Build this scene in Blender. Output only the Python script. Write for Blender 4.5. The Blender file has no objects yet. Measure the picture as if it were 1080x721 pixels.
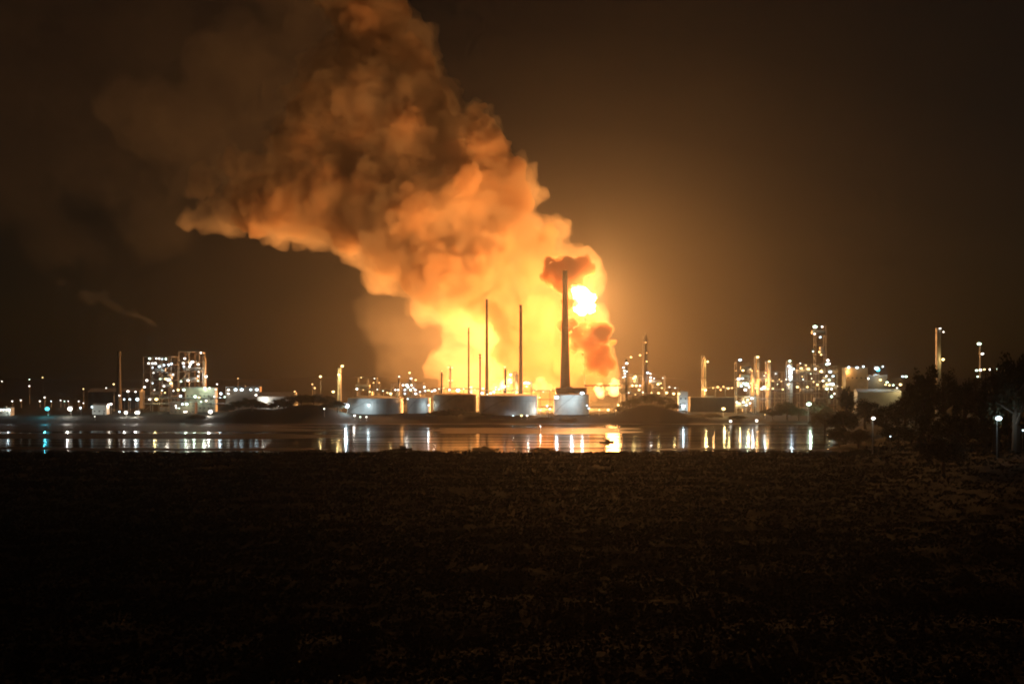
import bpy, bmesh, math, random
from mathutils import noise, Vector, Matrix

random.seed(11)
S = bpy.context.scene
COL = S.collection
F = 1158.0          # focal length of the photograph in its own pixels
CAMZ = 45.0         # eye height above the water
HY = 405.0          # row of the horizon

def sstep(a, b, x):
    t = max(0.0, min(1.0, (x - a) / (b - a)))
    return t * t * (3 - 2 * t)

def lerp_table(tab, x):
    if x <= tab[0][0]: return tab[0][1]
    for (a, va), (b, vb) in zip(tab, tab[1:]):
        if x <= b:
            return va + (vb - va) * (x - a) / (b - a)
    return tab[-1][1]

def PX(px, d): return (px - 540) / F * d
def PZ(py, d): return CAMZ - (py - HY) / F * d
def P(px, py, d): return Vector((PX(px, d), d, PZ(py, d)))

# ------------------------------------------------------------------ camera, world
cam = bpy.data.cameras.new('camera'); cam_ob = bpy.data.objects.new('camera', cam); COL.objects.link(cam_ob)
cam_ob.location = (0, 0, CAMZ); cam_ob.rotation_euler = (math.radians(90), 0, 0)
cam.sensor_width = 36; cam.lens = 36 * F / 1080; cam.shift_y = (HY - 360.5) / 1080
cam.clip_start = 0.5; cam.clip_end = 30000
S.camera = cam_ob

W = bpy.data.worlds.new('World'); S.world = W; W.use_nodes = True
wn = W.node_tree
sky = wn.nodes.new('ShaderNodeTexSky'); sky.sky_type = 'NISHITA'; sky.sun_disc = False
sky.sun_elevation = math.radians(4); sky.sun_rotation = math.radians(250)
wn.links.new(sky.outputs[0], wn.nodes['Background'].inputs[0])
wn.nodes['Background'].inputs[1].default_value = 0.0014
moon = bpy.data.lights.new('moonlight', 'SUN'); moon.energy = 0.004; moon.angle = math.radians(0.5); moon.color = (.8, .88, 1)
moon_ob = bpy.data.objects.new('moonlight', moon); COL.objects.link(moon_ob)
moon_ob.rotation_euler = (math.radians(60), 0, math.radians(-60))

S.view_settings.view_transform = 'Standard'
S.view_settings.look = 'None'
S.view_settings.exposure = 0
S.cycles.use_denoising = True
S.cycles.use_adaptive_sampling = True
S.cycles.adaptive_threshold = .03
S.cycles.adaptive_min_samples = 32
S.cycles.max_bounces = 8
S.cycles.volume_bounces = 5
S.cycles.transparent_max_bounces = 24
S.cycles.sample_clamp_indirect = 12
S.cycles.pixel_filter_type = 'BLACKMAN_HARRIS'
S.cycles.filter_width = 1.9
S.render.film_transparent = False

# ------------------------------------------------------------------ materials
def mat(name, col, rough=.7, metal=0.0, var=.35, scale=.15, bump=0.0):
    m = bpy.data.materials.new(name); m.use_nodes = True
    nt = m.node_tree; b = nt.nodes['Principled BSDF']
    b.inputs['Roughness'].default_value = rough; b.inputs['Metallic'].default_value = metal
    tc = nt.nodes.new('ShaderNodeTexCoord')
    n = nt.nodes.new('ShaderNodeTexNoise'); n.inputs['Scale'].default_value = scale; n.inputs['Detail'].default_value = 5
    nt.links.new(tc.outputs['Object'], n.inputs['Vector'])
    mx = nt.nodes.new('ShaderNodeMix'); mx.data_type = 'RGBA'
    nt.links.new(n.outputs[0], mx.inputs[0])
    mx.inputs[6].default_value = tuple(c * (1 - var) for c in col) + (1,)
    mx.inputs[7].default_value = tuple(min(1, c * (1 + var)) for c in col) + (1,)
    nt.links.new(mx.outputs[2], b.inputs['Base Color'])
    if bump:
        bp = nt.nodes.new('ShaderNodeBump'); bp.inputs['Strength'].default_value = bump; bp.inputs['Distance'].default_value = 1.0
        nt.links.new(n.outputs[0], bp.inputs['Height']); nt.links.new(bp.outputs[0], b.inputs['Normal'])
    return m

def emat(name, col, strength):
    m = bpy.data.materials.new(name); m.use_nodes = True
    nt = m.node_tree; nt.nodes.clear()
    o = nt.nodes.new('ShaderNodeOutputMaterial'); e = nt.nodes.new('ShaderNodeEmission')
    e.inputs[0].default_value = (*col, 1); e.inputs[1].default_value = strength
    nt.links.new(e.outputs[0], o.inputs['Surface'])
    return m

M = dict(
    steel=mat('galvanised_steel', (.32, .31, .29), .5, .3),
    silhouette=mat('stack_silhouette', (.022, .02, .018), .8),  # near-black: the unlit silhouette look of the stacks put into the colour
    dark=mat('dark_painted_steel', (.05, .046, .043), .6, .2),
    concrete=mat('chimney_concrete', (.07, .06, .053), .85, 0, .3, .08),
    silver=mat('silver_cladding', (.55, .53, .48), .4, .5, .15),
    white=mat('white_tank_paint', (.62, .62, .59), .55, 0, .32, .11),
    cream=mat('cream_cladding', (.5, .44, .34), .7),
    rust=mat('ochre_painted_steel', (.45, .33, .2), .6, .1),
    brick=mat('brown_brick', (.25, .17, .12), .85),
    roof=mat('grey_sheet_roof', (.3, .3, .3), .6),
    bark=mat('bark', (.09, .065, .045), .9),
    leaf=mat('foliage_dark', (.045, .05, .022), .8, 0, .5, .3),
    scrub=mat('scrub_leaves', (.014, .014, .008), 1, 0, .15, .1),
    leaf2=mat('foliage_olive', (.07, .065, .03), .8, 0, .5, .3),
    hull=mat('dark_boat_paint', (.06, .06, .055), .5),
    pole=mat('lamp_pole_grey', (.38, .37, .35), .5, .4),
)
LC = dict(W=(1, .93, .8), C=(.72, .92, 1), T=(.08, .75, .95), A=(1, .55, .2), Y=(1, .74, .3), G=(.74, 1, .74), R=(1, .3, .12))
EM = {k: emat('lamp_glow_' + n, LC[k], s) for k, n, s in (
    ('W', 'warm_white', 5), ('C', 'cool_white', 5), ('T', 'teal', 4), ('A', 'amber', 4), ('Y', 'yellow', 4.5), ('G', 'greenish_white', 5), ('R', 'red', 4))}

# ------------------------------------------------------------------ mesh helper
class MB:
    def __init__(s): s.v = []; s.f = []; s.mi = []; s.cur = 0
    def _add(s, vs, fs):
        o = len(s.v); s.v += [tuple(p) for p in vs]
        s.f += [tuple(i + o for i in f) for f in fs]; s.mi += [s.cur] * len(fs)
    def box(s, x0, x1, y0, y1, z0, z1):
        s._add([(x0,y0,z0),(x1,y0,z0),(x1,y1,z0),(x0,y1,z0),(x0,y0,z1),(x1,y0,z1),(x1,y1,z1),(x0,y1,z1)],
               [(3,2,1,0),(4,5,6,7),(0,1,5,4),(1,2,6,5),(2,3,7,6),(3,0,4,7)]); return s
    def bar(s, a, b, r, n=6, r2=None):
        a = Vector(a); b = Vector(b); r2 = r if r2 is None else r2
        z = (b - a).normalized(); x = z.orthogonal().normalized(); y = z.cross(x)
        vs = []
        for p, rr in ((a, r), (b, r2)):
            for k in range(n):
                t = 2 * math.pi * k / n
                vs.append(p + x * rr * math.cos(t) + y * rr * math.sin(t))
        fs = [(k, (k+1) % n, n + (k+1) % n, n + k) for k in range(n)] + [tuple(range(n))[::-1], tuple(range(n, 2*n))]
        s._add(vs, fs); return s
    def lathe(s, prof, cx=0, cy=0, n=20):
        vs = []; fs = []
        for (r, z) in prof:
            for k in range(n):
                t = 2 * math.pi * k / n
                vs.append((cx + r * math.cos(t), cy + r * math.sin(t), z))
        for j in range(len(prof) - 1):
            for k in range(n):
                fs.append((j*n + k, j*n + (k+1) % n, (j+1)*n + (k+1) % n, (j+1)*n + k))
        fs.append(tuple(range(n))[::-1]); fs.append(tuple(range((len(prof)-1)*n, len(prof)*n)))
        s._add(vs, fs); return s
    def ring(s, r, z, t, cx=0, cy=0, n=20):
        for k in range(n):
            a = 2*math.pi*k/n; b = 2*math.pi*(k+1)/n
            s.bar((cx+r*math.cos(a), cy+r*math.sin(a), z), (cx+r*math.cos(b), cy+r*math.sin(b), z), t, 4)
        return s
    def mesh(s, name, mats):
        me = bpy.data.meshes.new(name); me.from_pydata(s.v, [], s.f)
        for m in mats: me.materials.append(m)
        for p, i in zip(me.polygons, s.mi): p.material_index = i
        me.update(); return me
    def build(s, name, m, parent=None, loc=None):
        o = bpy.data.objects.new(name, s.mesh(name, m if isinstance(m, list) else [m])); COL.objects.link(o)
        if parent is not None: o.parent = parent
        if loc is not None: o.location = loc
        return o

def thing(name, label, cat, loc, group=None, rz=0):
    o = bpy.data.objects.new(name, None); COL.objects.link(o)
    o.location = loc; o.rotation_euler = (0, 0, rz); o.empty_display_size = 2
    o['label'] = label; o['category'] = cat; o['kind'] = 'thing'
    if group: o['group'] = group
    return o

def tag(o, label=None, cat=None, group=None, kind=None):
    if label: o['label'] = label
    if cat: o['category'] = cat
    if group: o['group'] = group
    if kind: o['kind'] = kind
    return o

# ------------------------------------------------------------------ terrain
NEAR = [(-300,47),(-40,43.2),(0,42.6),(12,40),(45,24),(90,9),(130,4),(200,2.2),(400,2.0),(560,2.6),(640,2.9),(676,2.4),(694,.35),(708,-.5),(760,-1.0),(800,-1.0),
        (1215,-.8),(1240,.5),(1262,3.4),(1300,7.2),(1340,9.2),(1400,10),(2200,11),(3500,26),(5000,62),(6000,70)]
def flat_noise(x, y): return noise.noise(Vector((x/240, y/26, 3.1))) + .5*noise.noise(Vector((x/70, y/11, 7.7)))
def ground_h(x, y):
    wob = 16 * noise.noise(Vector((x/90, .5, 0))) + 7 * noise.noise(Vector((x/25, 1.5, 0)))
    yy = y + wob * sstep(400, 640, y) * (1 - sstep(1230, 1330, y))
    h = lerp_table(NEAR, yy)
    px = 540 + x / max(y, 60) * F
    if 700 < y < 1235:                                    # tidal flats: low mud rising just out of the water
        t = sstep(705, 760, yy) * (1 - sstep(1205, 1235, yy))
        left = 1 - sstep(250, 400, px)
        lev = -.27 + .42 * flat_noise(x, y)
        lev += left * (.62 * sstep(880, 925, yy))                     # wide mud on the left beyond the channel
        lev -= left * 1.0 * (1 - sstep(14, 26, abs(yy - 1022)))       # with one thin gut of water
        lev -= left * .7 * sstep(775, 795, yy) * (1 - sstep(860, 880, yy))
        lev += left * .5 * (1 - sstep(770, 790, yy))
        mid = sstep(440, 480, px) * (1 - sstep(640, 700, px))
        lev += mid * .55 * sstep(985, 1010, yy) * (1 - sstep(1120, 1150, yy))
        lev -= mid * .35 * sstep(715, 740, yy) * (1 - sstep(930, 980, yy))
        rgt = sstep(660, 720, px)
        lev += rgt * 1.0 * (1 - sstep(5, 12, abs(yy - 752)))
        lev -= rgt * .3
        h = h * (1 - t) + lev * t
    if y > 150:                                            # headland closing the creek on the right
        b = .285 * y + 14 * noise.noise(Vector((y/60, 9.5, 0)))
        u = sstep(0, 90, x - b) * (1 - sstep(1180, 1330, y)) * sstep(150, 420, y)
        u2 = sstep(0, 100, x - .34 * y) * (1 - sstep(650, 1000, y)) * sstep(200, 380, y)
        h = h + (max(h, 13) - h) * u + 11 * u2
    if y > 1238:                                           # knolls under the copses on the far bank
        for (kx, kd, kw, kh) in ((262, 1296, 26, 9), (325, 1292, 36, 15), (684, 1290, 34, 15), (480, 1296, 35, 6)):
            ex = (x - PX(kx, kd)) / (kw * kd / F); ey = (y - kd) / 34
            h += kh * math.exp(-(ex*ex + ey*ey))
        h += 1.2 * noise.noise(Vector((x/60, y/60, 0)))
    if y > 3000: h += 26 * sstep(3000, 4600, y) * noise.noise(Vector((x/900, y/1500, 5)))
    if y < 690: h += (.5 + 1.2 * sstep(20, 200, y)) * noise.noise(Vector((x/22, y/22, 2))) * (1 - sstep(600, 690, y))
    return h

xs = [-3400, -2800, -2300, -1900, -1600, -1350] + [-1150 + 14*i for i in range(165)] + [1350, 1600, 1900, 2300, 2800, 3400]
ys = [-280, -200, -130, -80] + [-50 + 8*i for i in range(38)] + [260 + 14*i for i in range(28)] + [654 + 5*i for i in range(140)] + \
     [1360 + 20*i for i in range(22)] + [1820 + 140*i for i in range(31)]
gv = []; gf = []
for y in ys:
    for x in xs: gv.append((x, y, ground_h(x, y)))
nx = len(xs)
for j in range(len(ys)-1):
    for i in range(nx-1): gf.append((j*nx+i, j*nx+i+1, (j+1)*nx+i+1, (j+1)*nx+i))
gm = bpy.data.meshes.new('ground'); gm.from_pydata(gv, [], gf)
for p in gm.polygons: p.use_smooth = True
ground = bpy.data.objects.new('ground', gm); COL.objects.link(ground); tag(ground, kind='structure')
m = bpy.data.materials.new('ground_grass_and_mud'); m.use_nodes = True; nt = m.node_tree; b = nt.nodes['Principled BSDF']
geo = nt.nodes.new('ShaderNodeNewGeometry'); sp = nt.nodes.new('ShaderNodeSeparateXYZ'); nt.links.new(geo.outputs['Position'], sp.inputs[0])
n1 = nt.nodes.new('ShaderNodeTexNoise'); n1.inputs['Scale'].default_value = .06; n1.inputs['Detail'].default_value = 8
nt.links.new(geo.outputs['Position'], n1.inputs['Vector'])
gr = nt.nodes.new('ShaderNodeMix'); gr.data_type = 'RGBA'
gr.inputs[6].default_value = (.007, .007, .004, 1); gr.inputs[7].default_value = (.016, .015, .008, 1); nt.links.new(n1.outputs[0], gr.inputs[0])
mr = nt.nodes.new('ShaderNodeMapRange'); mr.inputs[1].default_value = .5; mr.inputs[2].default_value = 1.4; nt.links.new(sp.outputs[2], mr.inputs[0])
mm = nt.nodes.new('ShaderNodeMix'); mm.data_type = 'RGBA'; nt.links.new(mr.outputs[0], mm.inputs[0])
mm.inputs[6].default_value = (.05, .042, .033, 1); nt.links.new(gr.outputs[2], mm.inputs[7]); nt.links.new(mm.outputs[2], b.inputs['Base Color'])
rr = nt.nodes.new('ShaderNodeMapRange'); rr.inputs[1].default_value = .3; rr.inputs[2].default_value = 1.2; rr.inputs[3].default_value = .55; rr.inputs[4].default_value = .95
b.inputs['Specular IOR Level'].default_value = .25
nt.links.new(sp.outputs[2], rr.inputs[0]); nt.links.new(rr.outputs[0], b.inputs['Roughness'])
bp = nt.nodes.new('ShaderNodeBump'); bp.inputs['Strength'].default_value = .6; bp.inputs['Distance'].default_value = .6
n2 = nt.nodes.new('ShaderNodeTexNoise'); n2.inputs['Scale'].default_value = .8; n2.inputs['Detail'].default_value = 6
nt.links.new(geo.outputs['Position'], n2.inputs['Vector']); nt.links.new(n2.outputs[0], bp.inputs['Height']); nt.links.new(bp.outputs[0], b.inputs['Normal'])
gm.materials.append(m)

# ------------------------------------------------------------------ water
wm = MB(); wm._add([(-3300, 640, 0), (520, 640, 0), (520, 1300, 0), (-3300, 1300, 0)], [(0,1,2,3)])
m = bpy.data.materials.new('creek_water'); m.use_nodes = True; nt = m.node_tree; b = nt.nodes['Principled BSDF']
b.inputs['Base Color'].default_value = (.012, .014, .013, 1); b.inputs['Roughness'].default_value = .11; b.inputs['IOR'].default_value = 1.33
geo = nt.nodes.new('ShaderNodeNewGeometry')
mp = nt.nodes.new('ShaderNodeMapping'); mp.inputs['Scale'].default_value = (.12, .35, 1); nt.links.new(geo.outputs['Position'], mp.inputs[0])
n1 = nt.nodes.new('ShaderNodeTexNoise'); n1.inputs['Scale'].default_value = 1.6; n1.inputs['Detail'].default_value = 3; nt.links.new(mp.outputs[0], n1.inputs['Vector'])
bp = nt.nodes.new('ShaderNodeBump'); bp.inputs['Strength'].default_value = .45; bp.inputs['Distance'].default_value = .06
nt.links.new(n1.outputs[0], bp.inputs['Height']); nt.links.new(bp.outputs[0], b.inputs['Normal'])
df = nt.nodes.new('ShaderNodeBsdfDiffuse'); df.inputs[0].default_value = (.02, .02, .017, 1)      # ruffled water: part of the surface faces away from the glints
ms = nt.nodes.new('ShaderNodeMixShader'); n3 = nt.nodes.new('ShaderNodeTexNoise'); n3.inputs['Scale'].default_value = 1; n3.inputs['Detail'].default_value = 4
mp2 = nt.nodes.new('ShaderNodeMapping'); mp2.inputs['Scale'].default_value = (.006, .05, 1); nt.links.new(geo.outputs['Position'], mp2.inputs[0]); nt.links.new(mp2.outputs[0], n3.inputs['Vector'])
mr3 = nt.nodes.new('ShaderNodeMapRange'); mr3.inputs[1].default_value = .38; mr3.inputs[2].default_value = .6; mr3.inputs[3].default_value = .25; mr3.inputs[4].default_value = .75
nt.links.new(n3.outputs[0], mr3.inputs[0]); nt.links.new(mr3.outputs[0], ms.inputs[0]); nt.links.new(b.outputs[0], ms.inputs[1]); nt.links.new(df.outputs[0], ms.inputs[2])
nt.links.new(ms.outputs[0], nt.nodes['Material Output'].inputs['Surface'])
tag(wm.build('water', m), kind='structure')

# ------------------------------------------------------------------ lamps
_lm = {}
lr = random.Random(77)
def lamp_mesh(c):
    if c not in _lm:
        k = MB(); k.cur = 0
        k.box(-.75, .75, -.2, .9, .62, 1.0); k.box(-.18, .18, .5, 1.6, -.1, .62)
        k.cur = 1
        bm = bmesh.new(); bmesh.ops.create_icosphere(bm, subdivisions=2, radius=.8)
        k._add([(v.co.x, v.co.y*.7 - .2, v.co.z*.8) for v in bm.verts], [tuple(v.index for v in f.verts) for f in bm.faces]); bm.free()
        _lm[c] = k.mesh('floodlight', [M['dark'], EM[c]])
    return _lm[c]

def add_light(par, loc, c, e, r=1.0):
    l = bpy.data.lights.new('lamp_light', 'POINT'); l.energy = e * .4; l.color = LC[c]; l.shadow_soft_size = r
    o = bpy.data.objects.new('lamp_light', l); COL.objects.link(o); o.parent = par; o.location = loc
    return o

def lamps(par, lst, d, yoff=-2.0, size=1.0):
    """floodlights fixed to a thing; lst of (px, py, colour, size in photo pixels, light energy)"""
    for t in lst:
        px, py, c, s = t[:4]
        c = lr.choice('GCGCY') if c == 'W' and lr.random() < .5 else c
        o = bpy.data.objects.new('floodlight', lamp_mesh(c)); COL.objects.link(o); o.parent = par
        dd = d + yoff
        o.location = P(px, py, dd) - par.location
        r = s * d / F * .44 * size; o.scale = (r*lr.uniform(.8, 1.35), r, r*lr.uniform(.75, 1.15))
        if len(t) > 4: add_light(par, o.location + Vector((0, -2.2*r - 1.5, -.6)), c, t[4] * 2.2)

def platform(par, r, z, side=None, m='dark'):
    k = MB()
    k.lathe([(r*1.0, z), (r*1.55+.4, z), (r*1.55+.4, z+.18), (r*1.0, z+.18)], n=14)
    k.ring(r*1.55+.35, z+1.1, .07, n=14); k.ring(r*1.55+.35, z+.6, .05, n=14)
    for i in range(14):
        a = 2*math.pi*i/14; q = r*1.55+.35
        k.bar((q*math.cos(a), q*math.sin(a), z+.15), (q*math.cos(a), q*math.sin(a), z+1.1), .05, 4)
    return k.build('platform', M[m], par)

def ladder(par, x, y, z0, z1):
    k = MB()
    for s in (-.25, .25): k.bar((x+s, y, z0), (x+s, y, z1), .06, 4)
    z = z0 + .5
    while z < z1: k.bar((x-.25, y, z), (x+.25, y, z), .04, 4); z += 1.0
    return k.build('ladder', M['dark'], par)

def base_at(px, d, sink=.3):
    x = PX(px, d); return Vector((x, d, ground_h(x, d) - sink))

def column(label, px, d, ytop, wpx, m='silver', lst=(), plats=4, group=None, name='distillation_tower', pipe=True):
    b = base_at(px, d); t = thing(name, label, 'distillation tower', b, group)
    h = PZ(ytop, d) - b.z; r = wpx * d / F / 2
    prof = [(r*1.15, 0), (r*1.15, h*.06), (r, h*.08), (r, h*.55), (r*.86, h*.58), (r*.86, h*.93), (r*.7, h*.965), (r*.35, h*.99), (r*.18, h)]
    MB().lathe(prof).build('column_shell', M[m], t)
    for i in range(plats):
        zz = h * (.3 + .62 * i / max(1, plats-1)); platform(t, r * (1 if zz < .56*h else .88), zz)
    ladder(t, r*1.35+.2, -r*.5, 0, h*.92)
    if pipe:
        k = MB(); k.bar((0, 0, h), (0, 0, h+1.2), r*.2, 8); k.bar((0, 0, h+1.1), (-r*1.5, -.2, h+1.1), r*.2, 8); k.bar((-r*1.5, -.2, h+1.2), (-r*1.5, -.2, h*.1), r*.2, 8)
        k.build('overhead_pipe', M['steel'], t)
    lamps(t, lst, d, -r - 1.0)
    return t

def frame_tower(label, px0, px1, d, ytop, levels, lst=(), m='steel', depth=None, vessels=2, name='process_structure', seed=0):
    rnd = random.Random(seed)
    c = (px0+px1)/2; b = base_at(c, d); t = thing(name, label, 'process structure', b)
    hw = (px1-px0)*d/F/2; h = PZ(ytop, d) - b.z; dp = depth or min(hw, 14)
    nxb = max(2, int(hw*2/9)+1)
    k = MB(); xsb = [-hw + 2*hw*i/(nxb-1) for i in range(nxb)]
    for x in xsb:
        for y in (-dp, dp): k.box(x-.3, x+.3, y-.3, y+.3, 0, h)
    zs = [h*(i+1)/levels for i in range(levels)]
    for z in zs:
        for y in (-dp, dp): k.box(-hw, hw, y-.24, y+.24, z-.5, z-.05)
        for x in xsb: k.box(x-.22, x+.22, -dp, dp, z-.45, z-.08)
    z0 = 0
    for z in zs:
        for i in range(nxb-1):
            if rnd.random() < .55: k.bar((xsb[i], -dp-.1, z0), (xsb[i+1], -dp-.1, z-.3), .16, 5)
            if rnd.random() < .4: k.bar((xsb[i+1], dp+.1, z0), (xsb[i], dp+.1, z-.3), .16, 5)
        z0 = z
    k.build('steel_frame', M[m], t)
    for z in zs:
        q = MB(); q.box(-hw-.6, hw+.6, -dp-.6, dp+.6, z, z+.12)
        for y in (-dp-.5, dp+.5):
            q.bar((-hw-.5, y, z+1.1), (hw+.5, y, z+1.1), .07, 4)
            for i in range(nxb*2-1): 
                x = -hw + 2*hw*i/(nxb*2-2); q.bar((x, y, z+.1), (x, y, z+1.1), .05, 4)
        q.build('deck', M['dark'], t)
    for i in range(vessels):
        q = MB(); z = rnd.choice([0]+zs[:-1])+.2; x = rnd.uniform(-hw*.7, hw*.7); vh = h/levels*.8; r = min(2.6, vh*.4)
        if rnd.random() < .5: q.lathe([(r*.3, z+.2), (r, z+.8), (r, z+vh-.8), (r*.3, z+vh-.1)], x, rnd.uniform(-dp*.5, dp*.5), 14)
        else:
            q.bar((x-vh*.8, 0, z+r+.6), (x+vh*.8, 0, z+r+.6), r, 14); q.box(x-vh*.5, x-vh*.4, -r*.7, r*.7, z, z+r); q.box(x+vh*.4, x+vh*.5, -r*.7, r*.7, z, z+r)
        q.build('vessel', M['silver'], t)
    q = MB(); zz = 0
    for i, z in enumerate(zs):
        xa, xb = (hw+.8, hw+.8); ya, yb = (-dp, dp*.4) if i % 2 == 0 else (dp*.4, -dp)
        q.bar((xa, ya, zz), (xb, yb, z), .22, 4); q.bar((xa+.9, ya, zz), (xb+.9, yb, z), .22, 4); zz = z
    q.build('stair', M['dark'], t)
    lamps(t, lst, d, -dp - 1.2)
    return t

def pipe_rack(label, px0, px1, d, ytop, lst=(), pipes=4, m='steel'):
    c = (px0+px1)/2; b = base_at(c, d); t = thing('pipe_rack', label, 'pipe rack', b)
    hw = (px1-px0)*d/F/2; h = PZ(ytop, d) - b.z
    k = MB(); n = max(3, int(hw*2/8))
    for i in range(n):
        x = -hw + 2*hw*i/(n-1)
        for y in (-2.5, 2.5): k.box(x-.2, x+.2, y-.2, y+.2, -2, h)
        for z in (h*.6, h): k.box(x-.2, x+.2, -2.9, 2.9, z-.35, z-.03)
    for y in (-2.5, 2.5):
        for z in (h*.6, h): k.box(-hw, hw, y-.15, y+.15, z-.7, z-.4)
    k.build('rack_frame', M['dark'], t)
    for i in range(pipes):
        y = -2 + 4*i/max(1, pipes-1); z = h if i % 2 == 0 else h*.6; r = .25 + .15*(i % 3)
        MB().bar((-hw, y, z+r), (hw, y, z+r), r, 8).build('pipe', M[m], t)
    lamps(t, lst, d, -3.6)
    return t

def tank(label, px0, px1, d, ytop, m='white', lst=(), group=None):
    c = (px0+px1)/2; R = (px1-px0)*d/F/2; b = base_at(c, d, .6); t = thing('storage_tank', label, 'storage tank', b, group)
    h = PZ(ytop, d) - b.z
    MB().lathe([(R, 0), (R, h), (R-.05, h+.02), (R-.05, h)], n=48).build('tank_shell', M[m], t)
    MB().lathe([(R+.12, h+.02), (R*.6, h+R*.05), (R*.1, h+R*.085), (.3, h+R*.09)], n=48).build('tank_roof', M[m], t)
    k = MB()
    for z in (h*.72, h*.97): k.lathe([(R+.02, z), (R+.5, z), (R+.5, z+.2), (R+.02, z+.2)], n=48)
    k.build('wind_girder', M['steel'], t)
    k = MB(); n = 30
    for i in range(n):
        a = math.radians(200 + 80*i/n); a2 = math.radians(200 + 80*(i+1)/n); z = h*i/n; z2 = h*(i+1)/n
        k.bar(((R+1)*math.cos(a), (R+1)*math.sin(a), z), ((R+1)*math.cos(a2), (R+1)*math.sin(a2), z2), .14, 4)
        k.bar(((R+1)*math.cos(a), (R+1)*math.sin(a), z+1.1), ((R+1)*math.cos(a2), (R+1)*math.sin(a2), z2+1.1), .06, 4)
    k.build('spiral_stair', M['dark'], t)
    k = MB(); k.ring(R-.3, h+1.1, .07, n=40)
    for i in range(40):
        a = 2*math.pi*i/40; k.bar(((R-.3)*math.cos(a), (R-.3)*math.sin(a), h), ((R-.3)*math.cos(a), (R-.3)*math.sin(a), h+1.1), .05, 4)
    k.build('roof_railing', M['dark'], t)
    lamps(t, lst, d, -R - 1.5)
    return t

def chimney(label, px, ytop, d, wt, wb, m='concrete', lst=(), plats=2, cat='chimney', name='chimney'):
    b = base_at(px, d); t = thing(name, label, cat, b); h = PZ(ytop, d) - b.z
    r0 = wb*d/F/2; r1 = wt*d/F/2
    prof = [(r0 + (r1-r0)*(1-(1-i/16)**1.4), h*i/16) for i in range(17)]
    MB().lathe(prof, n=28).build('shaft', M[m], t)
    MB().lathe([(r1*.98, h-.6), (r1+.35, h-.5), (r1+.35, h+.7), (r1*.7, h+.7), (r1*.65, h-.2)], n=28).build('rim', M['dark'], t)
    for i in range(plats):
        f = .94 - .34*i; platform(t, (r0 + (r1-r0)*(1-(1-f)**1.4))*.8 + .2, h*f)
    ladder(t, 0, -r0-.4, 0, h*.3)
    lamps(t, lst, d, -r1 - 1.2)
    return t

def street_lamp(label, px, py, d, c='W', s=2.0, e=None, group=None, name='street_lamp', vis=False, cat='street lamp'):
    while d > 1246 and PZ(py, d) - ground_h(PX(px, d), d) < 4.0 and d < 1420: d -= 6
    c = lr.choice('GCY') if c == 'W' and s < 3.4 and lr.random() < .45 else c
    x = PX(px, d); g = ground_h(x, d); z = PZ(py, d)
    if z - g < 3.5: g = z - 3.5
    t = thing(name, label, cat, (x, d, g - .3), group)
    h = z - g + .3; r = s*d/F*.46
    k = MB(); k.bar((0, .9*r, 0), (0, .9*r, h*.96), .24 if not vis else .3, 8, .15 if not vis else .22); k.bar((0, .9*r, h*.96), (0, .1, h+.45*r), .12, 6)
    k.lathe([(.5, 0), (.5, .5), (.3, .8)], 0, .9*r, 8)
    k.build('pole', M['pole'], t)
    o = bpy.data.objects.new('lamp_head', lamp_mesh(c)); COL.objects.link(o); o.parent = t; o.location = (0, 0, h); o.scale = (r*lr.uniform(.9, 1.25), r, r*lr.uniform(.85, 1.1))
    if e: add_light(t, (0, -2.2*r-1, h - .6*r - .5), c, e)
    return t

def building(label, px0, px1, d, ytop, m='cream', floors=2, lit=(), dep=14, lst=(), roof='flat', name='plant_building', cat='building', ybase=None):
    c = (px0+px1)/2; b = base_at(c, d, .5); t = thing(name, label, cat, b)
    hw = (px1-px0)*d/F/2; h = PZ(ytop, d) - b.z
    MB().box(-hw, hw, -dep/2, dep/2, 0, h).build('wall', M[m], t)
    k = MB()
    if roof == 'flat':
        k.box(-hw-.3, hw+.3, -dep/2-.3, dep/2+.3, h+.003, h+.5); k.box(-hw*.3, hw*.1, -1.5, 1.5, h+.5, h+2)
    else:
        y0 = dep/2+.4; z1 = h + dep*.22
        k._add([(-hw-.4,-y0,h+.003),(hw+.4,-y0,h+.003),(hw+.4,y0,h+.003),(-hw-.4,y0,h+.003),(-hw-.4,0,z1),(hw+.4,0,z1)], [(0,1,5,4),(2,3,4,5),(0,4,3),(1,2,5),(3,2,1,0)])
    k.build('roof', M['roof'], t)
    nb = max(2, int(hw*2/5))
    for fl in range(floors):
        for i in range(nb):
            x = -hw + 2*hw*(i+.5)/nb; z = h*(fl+.3)/floors; wh = min(1.6, h/floors*.5)
            MB().box(x-.9, x+.9, -dep/2-.06, -dep/2+.1, z, z+wh).build('window', EM['W'] if (fl, i) in lit else M['dark'], t)
    MB().box(hw*.55, hw*.55+1.4, -dep/2-.09, -dep/2+.1, 0, 2.6).build('door', M['dark'], t)
    lamps(t, lst, d, -dep/2 - 1.2)
    return t

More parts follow.
